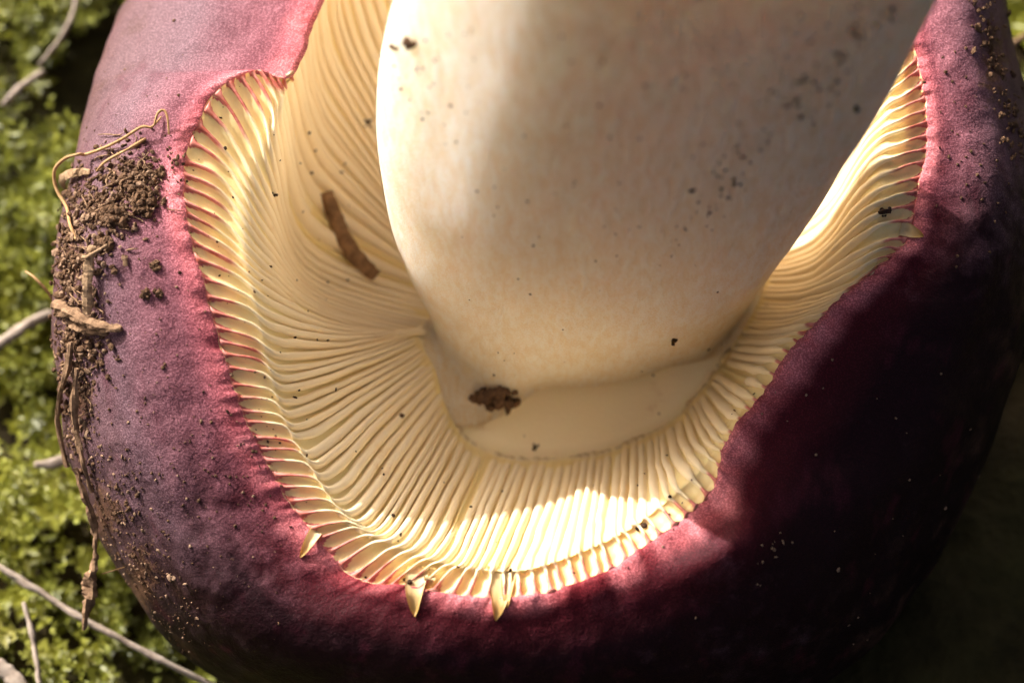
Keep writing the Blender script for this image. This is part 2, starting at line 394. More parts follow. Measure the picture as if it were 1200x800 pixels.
# ------------------------------------------------------------------ gills, one blade each
gq = np.concatenate([[0.0, 0.08, 0.18, 0.3, 0.45, 0.62], np.linspace(0.8, 2.4, 12), np.linspace(2.58, 4.06, 10)])
spac = np.array([(GT2[(i+1)]-GT2[i] + GT2[i]-(GT2[i-1] if i else GT2[NG-1]-NC))*0.5 for i in range(NG)])
GV, GF, gk = [], [], 0
for i in range(NG):
    q = gq.copy(); t0 = GT[i]
    if not 0.9 < t0 < 27.5: q = np.linspace(1.5, 4.06, len(gq))      # hidden behind the smooth lobe
    short = rng.random() < 0.10
    if short: q = q*(rng.uniform(2.5, 3.3)/q[-1])
    tv = np.full(len(q), t0)
    L, N, sp, dq = frame(tv, q)
    P = S(tv, q)
    space = sp*spac[i]
    frac = np.interp(q, [0, 0.2, 0.5, 1.0, 1.6, 2.2, 3.0, 4.0], [0.62, 0.24, 0.15, 0.20, 0.38, 0.64, 0.76, 0.80])
    hw = 0.5*space*frac*rng.uniform(0.9, 1.12)
    hw = np.clip(hw, 1.2, 9.0)
    h = gh(q, t0)
    lift = rng.uniform(-1.2, 1.6)*smooth(0.2, 0.9, q) + 1.0*fbm(P/40.0, 2, 40+i)
    wob = space*0.11*fbm(P/np.array([42.0, 42.0, 42.0])+i*3.7, 2, 60)*smooth(0.2, 0.8, q)
    lift = lift-(h+2.2)*smooth(3.70, 3.98, q)
    if not 0.9 < t0 < 27.5: lift = lift-6*(1-smooth(0.5, 2.2, q))
    if short: lift = lift-h*smooth(q[-1]-0.8, q[-1], q)
    P = P+N*lift[:, None]+L*wob[:, None]
    P[0] -= N[0]*1.0
    lean = rng.uniform(-0.15, 0.15)
    prof = [(-1.7, -1.25), (-1.25, -0.75), (-1.05, -0.36), (-0.72, -0.08), (0.0, 0.04), (0.72, -0.08), (1.05, -0.36), (1.25, -0.75), (1.7, -1.25)]
    vs_, pk, al_ = [], [], []
    plen = rng.uniform(0.8, 1.6); pstr = rng.uniform(0.75, 1.15)*(0.9 < t0 < 27.5)
    for k in range(len(q)):
        H = h[k]+2.5
        capr = min(1.0, 2.4*hw[k]/H)             # rounded edge in proportion to its width
        for (a_, b_) in prof:
            bb = b_ if b_ < -0.4 else b_*capr
            vs_.append(P[k]+L[k]*(a_*hw[k]+lean*bb*H*0.3)+N[k]*(bb*H))
            pk.append(pstr*(1-smooth(plen*0.45, plen, q[k]))*(1.0 if b_ > -0.5 else 0.45)); al_.append(q[k])
    m_ = len(prof); f_ = grid_faces(len(q), m_, False)
    f_ += [tuple((k*m_+m_-1, k*m_, (k+1)*m_, (k+1)*m_+m_-1)) for k in range(len(q)-1)]
    f_ += [tuple(range(m_))[::-1], tuple(range((len(q)-1)*m_, len(q)*m_))]
    GV.append(np.array(vs_)); GF += [tuple(j+gk for j in r) for r in f_]; gk += len(vs_)   # GV, GF
    mesh_obj('gill', loc(np.array(vs_)), f_, M['gill'], cap,
             {'pink': pk, 'along': al_, 'hue': np.full(len(vs_), rng.random())})

# ------------------------------------------------------------------ stem
RING = [  # centre x, y, distance; half width, half depth, roll, lift of the front (deg)
 (692, 352, -322, 150,  85, 8, 18), (692, 352, -316, 172, 104, 8, 18), (691, 351, -308, 184, 115, 8, 18), (691, 348, -298, 190, 120, 7, 20), (690, 338, -275, 198, 128, 6, 24),
 (690, 305, -222, 224, 158, 4, 36), (697, 262, -135, 244, 185, 2, 47), (706, 212,  -50, 262, 200, 0, 53),
 (716, 165,   25, 272, 208, -2, 55), (736, 100,  115, 280, 212, -4, 56), (758,  40, 195, 283, 212, -5, 56),
 (780, -20,  270, 284, 212, -6, 56), (806, -95, 365, 282, 210, -6, 56), (832, -175, 465, 278, 206, -6, 56), (846, -235, 535, 255, 190, -6, 56), (852, -268, 572, 205, 150, -6, 56), (856, -280, 588, 130, 95, -6, 56)]
def stem_axis(): return unit(np.array([0.15, 0.65, 0.745]))
ns = 128; lv = np.linspace(0, len(RING)-1, 110)
RC = np.array([np.concatenate([px(*r[:3]), r[3:]]) for r in RING]); rr = catmull(RC, lv)
AX = stem_axis(); th = np.linspace(0, 2*np.pi, ns, endpoint=False)
ft = np.linspace(0, NC, 400, endpoint=False); FT = S(ft, np.full(400, 3.86))+np.array([0, 0, 1.5]); FC = px(690, 350, -290)
FP = np.arctan2(FT[:, 1]-FC[1], FT[:, 0]-FC[0]) % (2*np.pi); o_ = np.argsort(FP); FP, FT = FP[o_], FT[o_]
FT = np.stack([np.convolve(np.pad(FT[:, c], 8, 'wrap'), np.ones(17)/17, 'valid') for c in range(3)], -1)
sv_ = []
for k in range(len(lv)):
    roll = math.radians(rr[k, 5])
    A = np.array([math.cos(roll), math.sin(roll), 0.0])
    be = math.radians(rr[k, 6]); B = np.array([0.0, -math.cos(be), math.sin(be)])
    B = unit(B-A*np.dot(A, B))
    ring_p = rr[k, :3]+np.cos(th)[:, None]*A*rr[k, 3]+np.sin(th)[:, None]*B*rr[k, 4]
    nn = np.cos(th)[:, None]*A+np.sin(th)[:, None]*B
    d = fbm(ring_p/150.0, 2, 71)*3.0 + fbm(ring_p/np.array([12., 70., 70.]), 2, 77)*0.7
    d = d + smooth(5, 8, lv[k])*24*np.exp(-((th-0.63*np.pi)/0.32)**2)       # flat left face ending in a soft ridge
    ring_p = ring_p+nn*d[:, None]
    # the foot runs out into the gill ends on both sides; in front it stops at a fold
    pol = np.arctan2(ring_p[:, 1]-FC[1], ring_p[:, 0]-FC[0]) % (2*np.pi)
    tgt = np.stack([np.interp(pol, FP, FT[:, c], period=2*np.pi) for c in range(3)], -1)
    dg = np.degrees(pol)
    wl = smooth(120, 150, dg)*(1-smooth(222, 246, dg)) + smooth(318, 344, dg) + (1-smooth(18, 50, dg))
    lvl = (1-smooth(1.0, 6.2, lv[k]))**1.1
    drop = np.array([0, 0, -7.0*(1-smooth(0, 2.5, lv[k]))])
    ring_p = ring_p+(tgt+drop-ring_p)*(np.clip(wl, 0, 1)*lvl)[:, None]
    sv_.append(ring_p)

sverts = np.concatenate(sv_); sf = grid_faces(len(lv), ns)
b0 = len(sverts); sverts = np.concatenate([sverts, [RC[0, :3]+AX*0], [RC[-1, :3]+AX*8]])
for c in range(ns):
    d = (c+1) % ns; sf.append((b0, d, c)); sf.append(((len(lv)-1)*ns+c, (len(lv)-1)*ns+d, b0+1))
stem = mesh_obj('stem', loc(sverts), sf, M['stem'], mushroom, {'height': np.concatenate([np.repeat(smooth(2.0, 7.0, lv), ns), [0, 1]])})
stem['label'] = 'thick white stem, its left side sunlit'
stem_bvh = BVHTree.FromPolygons([Vector(v) for v in sverts], sf)


# ------------------------------------------------------------------ finding a spot on the mushroom
gill_bvh = BVHTree.FromPolygons([Vector(v) for v in np.concatenate(GV)], GF)
def hit(x, y, stem_ok=True):
    o = Vector((0, 0, DIST)); d = (Vector(px(x, y, 0))-o).normalized(); best = None
    for b in ((cap_bvh, gill_bvh, stem_bvh) if stem_ok else (cap_bvh, gill_bvh)):
        h = b.ray_cast(o, d)
        if h[0] is not None and (best is None or h[3] < best[3]): best = h
    if best is None: return None
    n = np.array(best[1]); n = n if n @ -np.array(d) > 0 else -n
    return np.array(best[0]), n
def on(x, y, lift=0.0):
    h = hit(x, y)
    if h is None: return None
    return h[0]+h[1]*lift
def floor_at(x, y, h):           # the point of the moss floor (h above it, in dmm) seen at this place
    k = (h-(DIST-GW)*CT)/((400-y)*ST-DIST*CT); return px(x, y, DIST*(1-k))

# ------------------------------------------------------------------ torn bits of the margin (parts of the cap)
def m_torn():
    s = NT('torn_flesh'); c = s.mix(s.mask(s.attr('tip'), 0.1, 1.0), (0.88, 0.73, 0.42), (0.72, 0.44, 0.12))
    b = s.bsdf(c, 0.45, 0.35); tr = s.n('ShaderNodeBsdfTranslucent'); s.set(tr.inputs[0], c)
    mx = s.n('ShaderNodeMixShader'); mx.inputs[0].default_value = 0.4
    s.t.links.new(b.outputs[0], mx.inputs[1]); s.t.links.new(tr.outputs[0], mx.inputs[2]); s.t.links.new(mx.outputs[0], s.out.inputs[0]); return s.m
M['torn'] = m_torn()
def tongue(x0, y0, x1, y1, width, lift=5.0, hollow=5.0, name='torn_gill_tip', bend=0.0):
    vs_, n, m_ = [], 9, 7
    d = np.array([x1-x0, y1-y0], float); s_ = np.array([-d[1], d[0]])/np.linalg.norm(d)
    for k in range(n):
        a = k/(n-1); wdt = width*(1-a**2.6)**0.8*(1-0.25*a)*0.5+0.8
        c = np.array([x0, y0])+d*a+s_*bend*math.sin(a*math.pi)
        base = hit(*c); P, N = base
        for j in range(m_):
            b = (j/(m_-1)-0.5)*2
            e = px(*(c+s_*wdt*b), P[2])
            vs_.append(e+np.array([0, 0.15, 1.0])*(lift*(0.3+1.2*math.sin(min(1,a*1.1)*math.pi)*0.6)+hollow*(abs(b)**1.5)*(1-a*0.6)+1.0*fbm(np.array([k*.6, j*.7, x0]), 1)))
    top = np.array(vs_); bot = top-np.array([0, 0.2, 2.6])
    f = grid_faces(n, m_, False); f2 = [tuple(q+n*m_ for q in r[::-1]) for r in f]
    rim = [(k*m_, (k+1)*m_) for k in range(n-1)]+[((n-1)*m_+j, (n-1)*m_+j+1) for j in range(m_-1)]+[((k+1)*m_+m_-1, k*m_+m_-1) for k in range(n-2, -1, -1)]+[(j+1, j) for j in range(m_-2, -1, -1)]
    f3 = [(a, a+n*m_, b+n*m_, b) for a, b in rim]
    mesh_obj(name, loc(np.concatenate([top, bot])), f+f2+f3, M['torn'], cap,
             {'tip': np.tile(np.repeat(np.linspace(0, 1, n), m_), 2)})
tongue(491, 664, 486, 722, 25, 3, 4, bend=3); tongue(503, 664, 500, 692, 15, 2, 3, bend=-2)
tongue(585, 664, 581, 727, 27, 3, 4, bend=-3); tongue(598, 668, 594, 712, 15, 2, 3, bend=2)
tongue(1055, 268, 1082, 277, 16, 4, 3)
tongue(371, 622, 352, 653, 13, 7, 4, 'torn_skin_flap')

# ------------------------------------------------------------------ soil and plant bits clinging to the mushroom
def ico(sub=1):
    bm = bmesh.new(); bmesh.ops.create_icosphere(bm, subdivisions=sub, radius=1.0)
    v = np.array([p.co[:] for p in bm.verts]); f = [tuple(q.index for q in r.verts) for r in bm.faces]; bm.free(); return v, f
ICO1, ICO2 = ico(1), ico(2)
M['soil'] = m_plain('soil', (0.045, 0.023, 0.012), (0.16, 0.088, 0.046), 1800, 0.9, 0.0002)
M['soil_pale'] = m_plain('pale_soil', (0.12, 0.07, 0.04), (0.34, 0.22, 0.14), 1500, 0.9, 0.0002)
M['bark'] = m_plain('bark', (0.10, 0.055, 0.028), (0.34, 0.21, 0.12), 900, 0.85, 0.0004)
M['wood'] = m_plain('pale_wood', (0.18, 0.105, 0.055), (0.46, 0.31, 0.18), 1100, 0.8, 0.0003)
M['root'] = m_plain('root', (0.30, 0.16, 0.06), (0.52, 0.32, 0.15), 1300, 0.7, 0.0001)
M['petiole'] = m_plain('petiole', (0.10, 0.050, 0.020), (0.34, 0.20, 0.10), 800, 0.75, 0.0003)
M['dark_grain'] = m_plain('dark_grain', (0.018, 0.010, 0.006), (0.07, 0.035, 0.018), 2500, 0.8, 0.0001)
M['straw'] = m_plain('straw', (0.20, 0.15, 0.11), (0.42, 0.35, 0.28), 700, 0.75, 0.0002)

def lump(c, r, sub, seed, flat=1.0, n=None):
    v, f = ICO2 if sub == 2 else ICO1
    q = v*(1+0.38*fbm(v*1.6+seed*3.1, 2, seed))[:, None]
    q = q*(rng.uniform(0.5, 1.5, 3)*np.array([1, 1, 1]))
    a = rng.normal(size=3); a /= np.linalg.norm(a); R = np.array(Matrix.Rotation(rng.uniform(0, 6.28), 3, Vector(a)))
    q = q@R.T*r
    if n is not None and flat < 1: q = q-np.outer(q@n, n)*(1-flat)
    return q+c, f
class Pile:
    def __init__(s): s.v, s.f, s.k = [], [], 0
    def add(s, v, f): s.v.append(v); s.f += [tuple(i+s.k for i in r) for r in f]; s.k += len(v)
    def build(s, name, mat, label=None, cat=None, group=None, kind=None, origin=None, sm=True):
        v = V(np.concatenate(s.v)); o0 = v.mean(0) if origin is None else origin
        o = mesh_obj(name, v-o0, s.f, mat, None, None, sm, None, kind); o.location = o0
        if label: tag(o, label, cat, group)
        return o
def crumbs(spots, name, mat, label, cat='soil'):
    p = Pile(); k = 0
    for x, y, r, lift in spots:
        h = hit(x, y)
        if h is None: continue
        k += 1; v, f = lump(h[0]+h[1]*(r*0.35+lift), r, 1, k % 50, 0.8, h[1]); p.add(v, f)
    return p.build(name, mat, label, cat, kind='stuff', sm=False)
def clod(x, y, r, label, mat='soil', stretch=(1, 1), group=None, grains=16, name='soil_clod', cat='soil clod'):
    h = hit(x, y); p = Pile()
    v, f = lump(h[0]+h[1]*r*0.2, r*0.62, 2, int(x) % 40, 0.7, h[1]); p.add(v, f)
    for k in range(grains):
        a = rng.uniform(0, 6.28); d = r*math.sqrt(rng.random())*0.95
        hh = hit(x+math.cos(a)*d*stretch[0], y+math.sin(a)*d*stretch[1])
        if hh is None or np.linalg.norm(hh[0]-h[0]) > 2.6*r: continue
        rr_ = r*rng.uniform(0.14, 0.36); v, f = lump(hh[0]+hh[1]*(rr_*0.5+max(0, r*0.45*(1-d/r))), rr_, 1, k); p.add(v, f)
    return p.build(name, M[mat], label, cat, group, sm=False)

def tube(pts, rad, seg=7, flat=1.0, rough=0.12, seed=0, n=None, up=None):
    """tapered, slightly knotty tube through points (u, v, w)"""
    pts = np.array(pts, float); n = n or max(8, 6*len(pts)); tv = np.linspace(0, len(pts)-1, n)
    P = catmull(pts, tv); R = np.interp(tv, np.linspace(0, len(pts)-1, len(np.atleast_1d(rad))), np.atleast_1d(rad))
    T = unit(np.gradient(P, axis=0)); U = np.array([0, 0, 1.0]) if up is None else up; vs_ = []
    for k in range(n):
        a = unit(np.cross(T[k], U)); b = np.cross(a, T[k])
        for j in range(seg):
            th_ = 2*math.pi*j/seg; r = R[k]*(1+rough*3*float(fbm(np.array([k*.55, math.cos(th_)*1.4, math.sin(th_)*1.4+seed]), 2, seed)))
            vs_.append(P[k]+a*math.cos(th_)*r+b*math.sin(th_)*r*flat)
    f = grid_faces(n, seg); f += [tuple(range(seg))[::-1], tuple(range((n-1)*seg, n*seg))]
    return np.array(vs_), f
G = rng.normal
cs = []
for cx, cy, sx, sy, n, r0, r1, lf in ((150, 205, 26, 24, 420, 0.7, 3.8, 2), (168, 225, 14, 16, 260, 0.8, 4.6, 6), (118, 245, 22, 18, 380, 0.8, 4.8, 5), (92, 225, 14, 18, 220, 0.7, 3.6, 2),
        (80, 300, 11, 42, 460, 0.8, 5.0, 4), (110, 290, 18, 28, 200, 0.7, 4.0, 3), (84, 385, 15, 24, 320, 0.8, 4.8, 4), (100, 420, 16, 20, 240, 0.8, 4.4, 4),
        (82, 470, 9, 45, 300, 0.8, 4.4, 3), (100, 520, 11, 40, 220, 0.7, 3.4, 2), (128, 600, 18, 32, 300, 0.6, 2.8, 0), (160, 665, 22, 38, 320, 0.5, 2.6, 0), (205, 735, 22, 26, 140, 0.5, 2.4, 0),
        (160, 400, 60, 120, 150, 0.6, 2.2, 0), (230, 560, 70, 90, 190, 0.5, 2.2, 0), (310, 560, 30, 60, 60, 0.6, 2.4, 0), (190, 120, 50, 50, 34, 0.6, 2.0, 0)):
    for _ in range(n):
        x, y = G(cx, sx), G(cy, sy)
        if x < 330 and y < 800: cs.append((x, y, r0+(r1-r0)*rng.random()**2.8, lf*rng.random()**2))
cs2 = [c for k, c in enumerate(cs) if k % 4 == 0]; cs = [c for k, c in enumerate(cs) if k % 4]
crumbs(cs, 'soil_crumbs', M['soil'], 'dark brown soil crumbs caked over the left side of the cap')
crumbs(cs2, 'soil_crumbs', M['soil_pale'], 'pale sandy grains mixed in the soil on the left of the cap')
rs = [(min(1199, G(1163+(y-60)*0.2, 9)), y, rng.uniform(1.2, 4.6), rng.uniform(0, 4)) for y in rng.uniform(-5, 190, 120)]
rs += [(G(1140, 26), G(150, 80), rng.uniform(0.8, 2.4), 0) for _ in range(50)]
crumbs(rs, 'soil_crumbs', M['soil'], 'brown soil crumbs along the upper right edge of the cap')
fl = [(rng.uniform(760, 1150), rng.uniform(420, 760), rng.uniform(0.8, 2.0), 0) for _ in range(46)]+[(G(903, 10), G(640, 12), rng.uniform(1, 2.6), 0) for _ in range(10)]
crumbs(fl, 'sand_flecks', M['soil_pale'], 'pale sand flecks scattered on the shaded lower right of the cap', 'sand')
st = [(G(500, 30), G(70, 45), rng.uniform(0.8, 2.2), 0) for _ in range(34)]+[(G(960-0.75*(y-60), 22), y, rng.uniform(0.8, 2.3), 0) for y in rng.uniform(5, 300, 80)]
st += [(rng.uniform(520, 860), rng.uniform(40, 440), rng.uniform(0.7, 1.7), 0) for _ in range(75)]
for cx, cy in ((985, 72), (948, 95), (1004, 40), (1045, 18), (972, 104), (938, 128)):
    st += [(G(cx, 7), G(cy, 6), rng.uniform(1.0, 3.0), 0) for _ in range(9)]
crumbs(st, 'soil_specks', M['soil'], 'tiny dark soil specks dotted over the stem')
gs = [(rng.uniform(325, 440), rng.uniform(150, 560), rng.uniform(0.9, 2.2), 0) for _ in range(16)]+[(rng.uniform(230, 420), rng.uniform(120, 640), rng.uniform(0.8, 2.2), 0) for _ in range(26)]
gs += [(rng.uniform(420, 800), rng.uniform(500, 680), rng.uniform(0.8, 2.0), 0) for _ in range(20)]+[(480, 682, 3, 0), (474, 679, 2.4, 0), (598, 668, 2.4, 0), (755, 616, 4, 0), (748, 619, 3, 0), (470, 487, 3.4, 0), (785, 582, 2.2, 0)]
crumbs(gs, 'soil_specks', M['dark_grain'], 'tiny dark specks scattered over the gills')

fb = Pile()                        # short root and grass fibres matted into the soil
for _ in range(110):
    cx, cy, sx, sy = ((150, 205, 26, 24), (110, 250, 26, 26), (82, 320, 12, 60), (90, 420, 14, 40))[int(rng.integers(4))]
    x, y = G(cx, sx), G(cy, sy); a = rng.normal(1.4, 0.8); l = rng.uniform(6, 26); pp = []
    for e in np.linspace(0, 1, 5):
        q_ = on(x+math.cos(a)*l*e+4*math.sin(e*4+x), y+math.sin(a)*l*e, rng.uniform(1, 5))
        if q_ is not None and (not pp or np.linalg.norm(q_-pp[-1]) < 30): pp.append(q_)
    if len(pp) > 3: fb.add(*tube(pp, [0.5, rng.uniform(0.6, 1.6), 0.5], 5, 1, .1, int(x)))
fb.build('plant_fibres', M['bark'], 'fine dry plant fibres matted into the soil on the left of the cap', 'fibres', kind='stuff')
clod(186, 205, 9, 'small soil clod at the upper right tip of the soil patch near the gills')
clod(168, 240, 15, 'largest soil clod in the dirt patch on the upper left of the cap', grains=40)
clod(135, 255, 15, 'soil clod low in the dirt patch, nearer the outline of the cap', grains=36)
clod(182, 312, 7, 'lone soil crumb lying below the bark scraps on the mauve skin')
clod(172, 345, 8, 'double soil crumb on the mauve skin right of the bark strip')
clod(186, 343, 7, 'brown soil crumb on the mauve skin nearest the pink margin')
clod(122, 285, 13, 'soil clod sitting on top of the upright bark strip', grains=26)
clod(583, 463, 22, 'brown soil clod wedged in the fold at the foot of the stem', stretch=(1.25, .62), grains=44)
clod(481, 50, 8, 'brown soil crumb on the sunlit white side of the stem', grains=14)
clod(462, 56, 6, 'small soil crumb at the left outline of the sunlit stem', grains=9)
clod(431, 145, 6, 'dark soil grain on the gills beside the left edge of the stem', 'dark_grain', grains=8)
clod(322, 228, 6, 'dark grain on the rim of the gills, above the brown leaf stalk', 'dark_grain', grains=6)
clod(790, 398, 7, 'round dark grain on the shaded foot of the stem', 'dark_grain', grains=9)
clod(1037, 248, 8, 'black grain on the yellow gills at the right margin', 'dark_grain', (1.1, .7), grains=8)
clod(1002, 128, 6, 'dark grain on the right outline of the stem', 'dark_grain', grains=6)
clod(200, 676, 6, 'pale cream grain on the dark lower left skin', 'soil_pale', grains=7)
clod(627, 524, 5, 'dark grain on the pale ring below the stem', 'dark_grain', grains=5)

def strand(name, pts, rad, mat, label, cat, flat=1.0, rough=0.12, group=None, seed=0, sm=True, seg=7):
    p = Pile(); v, f = tube(pts, rad, seg, flat, rough, seed); p.add(v, f)
    return p.build(name, M[mat], label, cat, group, origin=V(np.array(pts[0])), sm=sm)
def path(pp, lift, edge_w=None):
    out = []
    for k, (x, y) in enumerate(pp):
        l = lift[k] if isinstance(lift, (list, tuple)) else lift
        h = on(x, y, l)
        if h is None: h = px(x, y, out[-1][2]-4 if out else (edge_w if edge_w is not None else -200))
        elif out and abs(h[2]-out[-1][2]) > 90: h = px(x, y, out[-1][2])
        out.append(h)
    return out

strand('bark_scrap', path([(66, 358), (82, 362), (104, 370), (125, 380), (145, 385)], [4, 12, 14, 12, 4]), [5, 7.5, 7, 6.5, 3.5], 'bark', 'curled brown bark scrap lying crosswise on the left cap edge', 'bark', 0.75, 0.16, seed=3, sm=False, seg=10)
strand('bark_scrap', path([(86, 378), (104, 385), (130, 390)], [6, 9, 5]), [3, 6, 3], 'bark', 'smaller bark scrap tucked under the crosswise one', 'bark', 0.7, 0.16, seed=5, sm=False, seg=9)
strand('wood_splinter', path([(119, 292), (113, 312), (112, 335), (112, 366)], [14, 12, 12, 12]), [4, 6, 6.5, 5.5], 'wood', 'pale upright wood splinter above the crosswise bark scrap', 'wood splinter', 0.5, 0.16, seed=8, sm=False, seg=8)
strand('wood_splinter', path([(106, 303), (118, 302), (133, 292)], [12, 17, 16]), [1.6, 2.4, 1.4], 'wood', 'thin pale splinter across the top of the upright one', 'wood splinter', 0.7, 0.1, seed=9)
strand('bark_scrap', path([(147, 300), (149, 312)], 4), [4, 2.2], 'bark', 'tiny bark chip right of the upright splinter', 'bark', .5, .1, seed=2, sm=False)
strand('leaf_scrap', path([(74, 220), (82, 212), (94, 205), (109, 203)], [6, 9, 8, 4]), [3.5, 6, 5.5, 3], 'wood', 'tan dry leaf scrap under the looping root hair', 'leaf scrap', 0.35, 0.14, seed=11, sm=False, seg=9)
strand('root_hair', [on(190, 138, 3), on(181, 153, 10), on(170, 155, 13), on(148, 170, 11), on(127, 178, 9), on(108, 184, 9)]+[px(x, y, on(108, 190, 0)[2]+d) for x, y, d in ((92, 181, 10), (76, 186, 2), (64, 200, -8), (66, 221, -12), (78, 243, -2))]+[on(88, 264, 7), on(92, 282, 3)],
       [1.0, 1.7, 1.9, 2.0, 1.9, 2.2, 2.2, 2.2, 1.8], 'root', 'long golden root hair looping off the left outline of the cap', 'root', 1, .04)
strand('root_hair', path([(172, 165), (163, 174), (152, 182), (131, 193), (117, 203)], [6, 9, 10, 9, 5]), [1.4, 2.2, 1.6, 1.8, 1.2], 'root', 'short root hair lying over the soil, below the looping one', 'root', 1, .06, seed=4)
strand('root_hair', path([(183, 150), (189, 138), (196, 136), (200, 145), (199, 160)], [8, 14, 16, 14, 5]), [1.2, 1.6, 1.6, 1.4, 1.0], 'root', 'bent root hair arching at the top of the soil patch', 'root', 1, .04, seed=6)
strand('root_hair', [px(30, 318, -160), px(40, 325, -150), px(52, 337, -150), px(61, 349, -160), px(67, 360, -170)], [1.2, 1.8, 1.8, 2.0, 2.6], 'root', 'stiff root hair sticking out left beside the crosswise bark scrap', 'root', 1, .08, seed=7)
strand('root_strand', path([(90, 400), (87, 430), (78, 462), (76, 500), (84, 545)], [9, 10, 8, 8, 6]), [3, 4.5, 3, 3.2, 3.5], 'bark', 'dark root strand running down the left outline of the cap', 'root', .8, .16, seed=12, sm=False)
strand('root_strand', path([(97, 430), (96, 465), (98, 500), (103, 535), (112, 575)], [9, 11, 10, 8, 5]), [3, 4.6, 3.8, 3.0, 2.4], 'bark', 'second root strand just right of the outline strand', 'root', .8, .18, seed=13, sm=False)
wz = on(112, 580, 4)
wz = wz[2] if wz is not None else -215
strand('dangling_rootlet', [px(88, 548, wz+6), px(99, 580, wz+4), px(110, 612, wz-4), px(112, 640, wz-8), px(110, 662, wz-10), px(106, 680, wz-12), px(104, 702, wz-12), px(98, 738, wz-12)],
       [3, 4, 3.6, 2.8, 3.4, 8.5, 7.5, 1.5], 'bark', 'soil-crusted rootlet dangling free below the left edge of the cap', 'root', .9, .26, seed=14, sm=False, seg=9)
strand('plant_fibre', [px(119, 672, wz-14), px(130, 669, wz-12), px(146, 664, wz-16)], [.6, .9, .7], 'root', 'hair-thin fibre between the dangling rootlet and the cap', 'fibre', 1, .05, seed=15)
pw = [on(x, y, 0)+np.array([0, 0, 16.0]) for x, y in ((383, 226), (396, 262), (416, 300), (442, 324))]
strand('leaf_stalk', pw, [8.5, 10, 10.5, 10, 8.5], 'petiole', 'brown curved leaf stalk lying on the gills left of the stem', 'leaf stalk', 0.55, 0.07, seed=16, seg=12)

# ------------------------------------------------------------------ forest floor
def m_ground():
    s = NT('forest_floor')
    n = s.noise(60, 6, 0.65); n2 = s.noise(9, 5, 0.6)
    c = s.ramp(n, [(0.3, (0.012, 0.008, 0.004)), (0.5, (0.045, 0.030, 0.014)), (0.7, (0.090, 0.062, 0.030))])
    c = s.mix(s.mask(n2, 0.42, 0.6), c, s.ramp(n, [(0.3, (0.014, 0.012, 0.005)), (0.7, (0.060, 0.052, 0.016))]))
    s.bsdf(c, 0.95, 0.1, s.bump(n, 0.006, 0.8)); return s.m
def m_moss():
    s = NT('moss_leaf'); hue = s.attr('hue'); tip = s.attr('tip')
    c = s.ramp(hue, [(0.0, (0.09, 0.095, 0.010)), (0.35, (0.25, 0.26, 0.020)), (0.65, (0.42, 0.41, 0.04)), (0.86, (0.54, 0.52, 0.12)), (1.0, (0.26, 0.15, 0.04))])
    c = s.mix(s.math('MULTIPLY', tip, 0.45), c, (0.30, 0.34, 0.10))
    b = s.bsdf(c, 0.42, 0.5)
    tr = s.n('ShaderNodeBsdfTranslucent'); s.set(tr.inputs[0], s.mix(0.5, c, (0.30, 0.30, 0.05)))
    mx = s.n('ShaderNodeMixShader'); mx.inputs[0].default_value = 0.5
    s.t.links.new(b.outputs[0], mx.inputs[1]); s.t.links.new(tr.outputs[0], mx.inputs[2]); s.t.links.new(mx.outputs[0], s.out.inputs[0])
    return s.m
M['ground'] = m_ground(); M['moss'] = m_moss()
rad_ = np.concatenate([np.linspace(0.0, 0.3, 60), 0.3*np.exp(np.linspace(0.05, math.log(700), 50))]); nsg = 96
gx0, gy0 = ORG[0], ORG[1]
th_ = np.linspace(0, 2*np.pi, nsg, endpoint=False)
gp = np.stack([gx0+rad_[:, None]*np.cos(th_), gy0+rad_[:, None]*np.sin(th_), np.zeros((len(rad_), nsg))], -1)
def ground_h(p):
    q = np.stack([p[..., 0], p[..., 1], np.zeros(p.shape[:-1])], -1)
    r = np.hypot(p[..., 0]-gx0, p[..., 1]-gy0)
    return 0.0035*fbm(q/0.018, 3, 81)+0.006*fbm(q/0.07, 2, 85)-0.004-0.010*np.exp(-(r/0.045)**2)+0.02*smooth(0.3, 3, r)*fbm(q/0.9, 3, 88)
gp[..., 2] = ground_h(gp)
g = mesh_obj('ground', gp.reshape(-1, 3), grid_faces(len(rad_), nsg), M['ground'], kind='structure')
# moss: upright leafy shoots, thick in cushions, thin where the soil shows
n0 = 30000
xy = np.stack([rng.uniform(-0.19, 0.19, n0)+gx0, rng.uniform(-0.16, 0.19, n0)+gy0], -1)
q3 = np.stack([xy[:, 0], xy[:, 1], np.zeros(n0)], -1)
cush = fbm(q3/0.020, 3, 91)*0.6+fbm(q3/0.008, 2, 95)*0.35
rr0 = np.hypot(xy[:, 0]-gx0, xy[:, 1]-gy0)
lowl = V(floor_at(70, 720, 0)); cush = cush+0.45*np.exp(-((xy[:, 0]-lowl[0])/0.022)**2-((xy[:, 1]-lowl[1])/0.022)**2)
keep = (cush+rng.uniform(-0.28, 0.28, n0) > -0.02+0.6*smooth(0.02, 0.05, xy[:, 0])*(1-smooth(-0.02, 0.03, xy[:, 1]))) & (rr0 > 0.040)
xy, q3, cush = xy[keep], q3[keep], cush[keep]; n1 = len(xy)
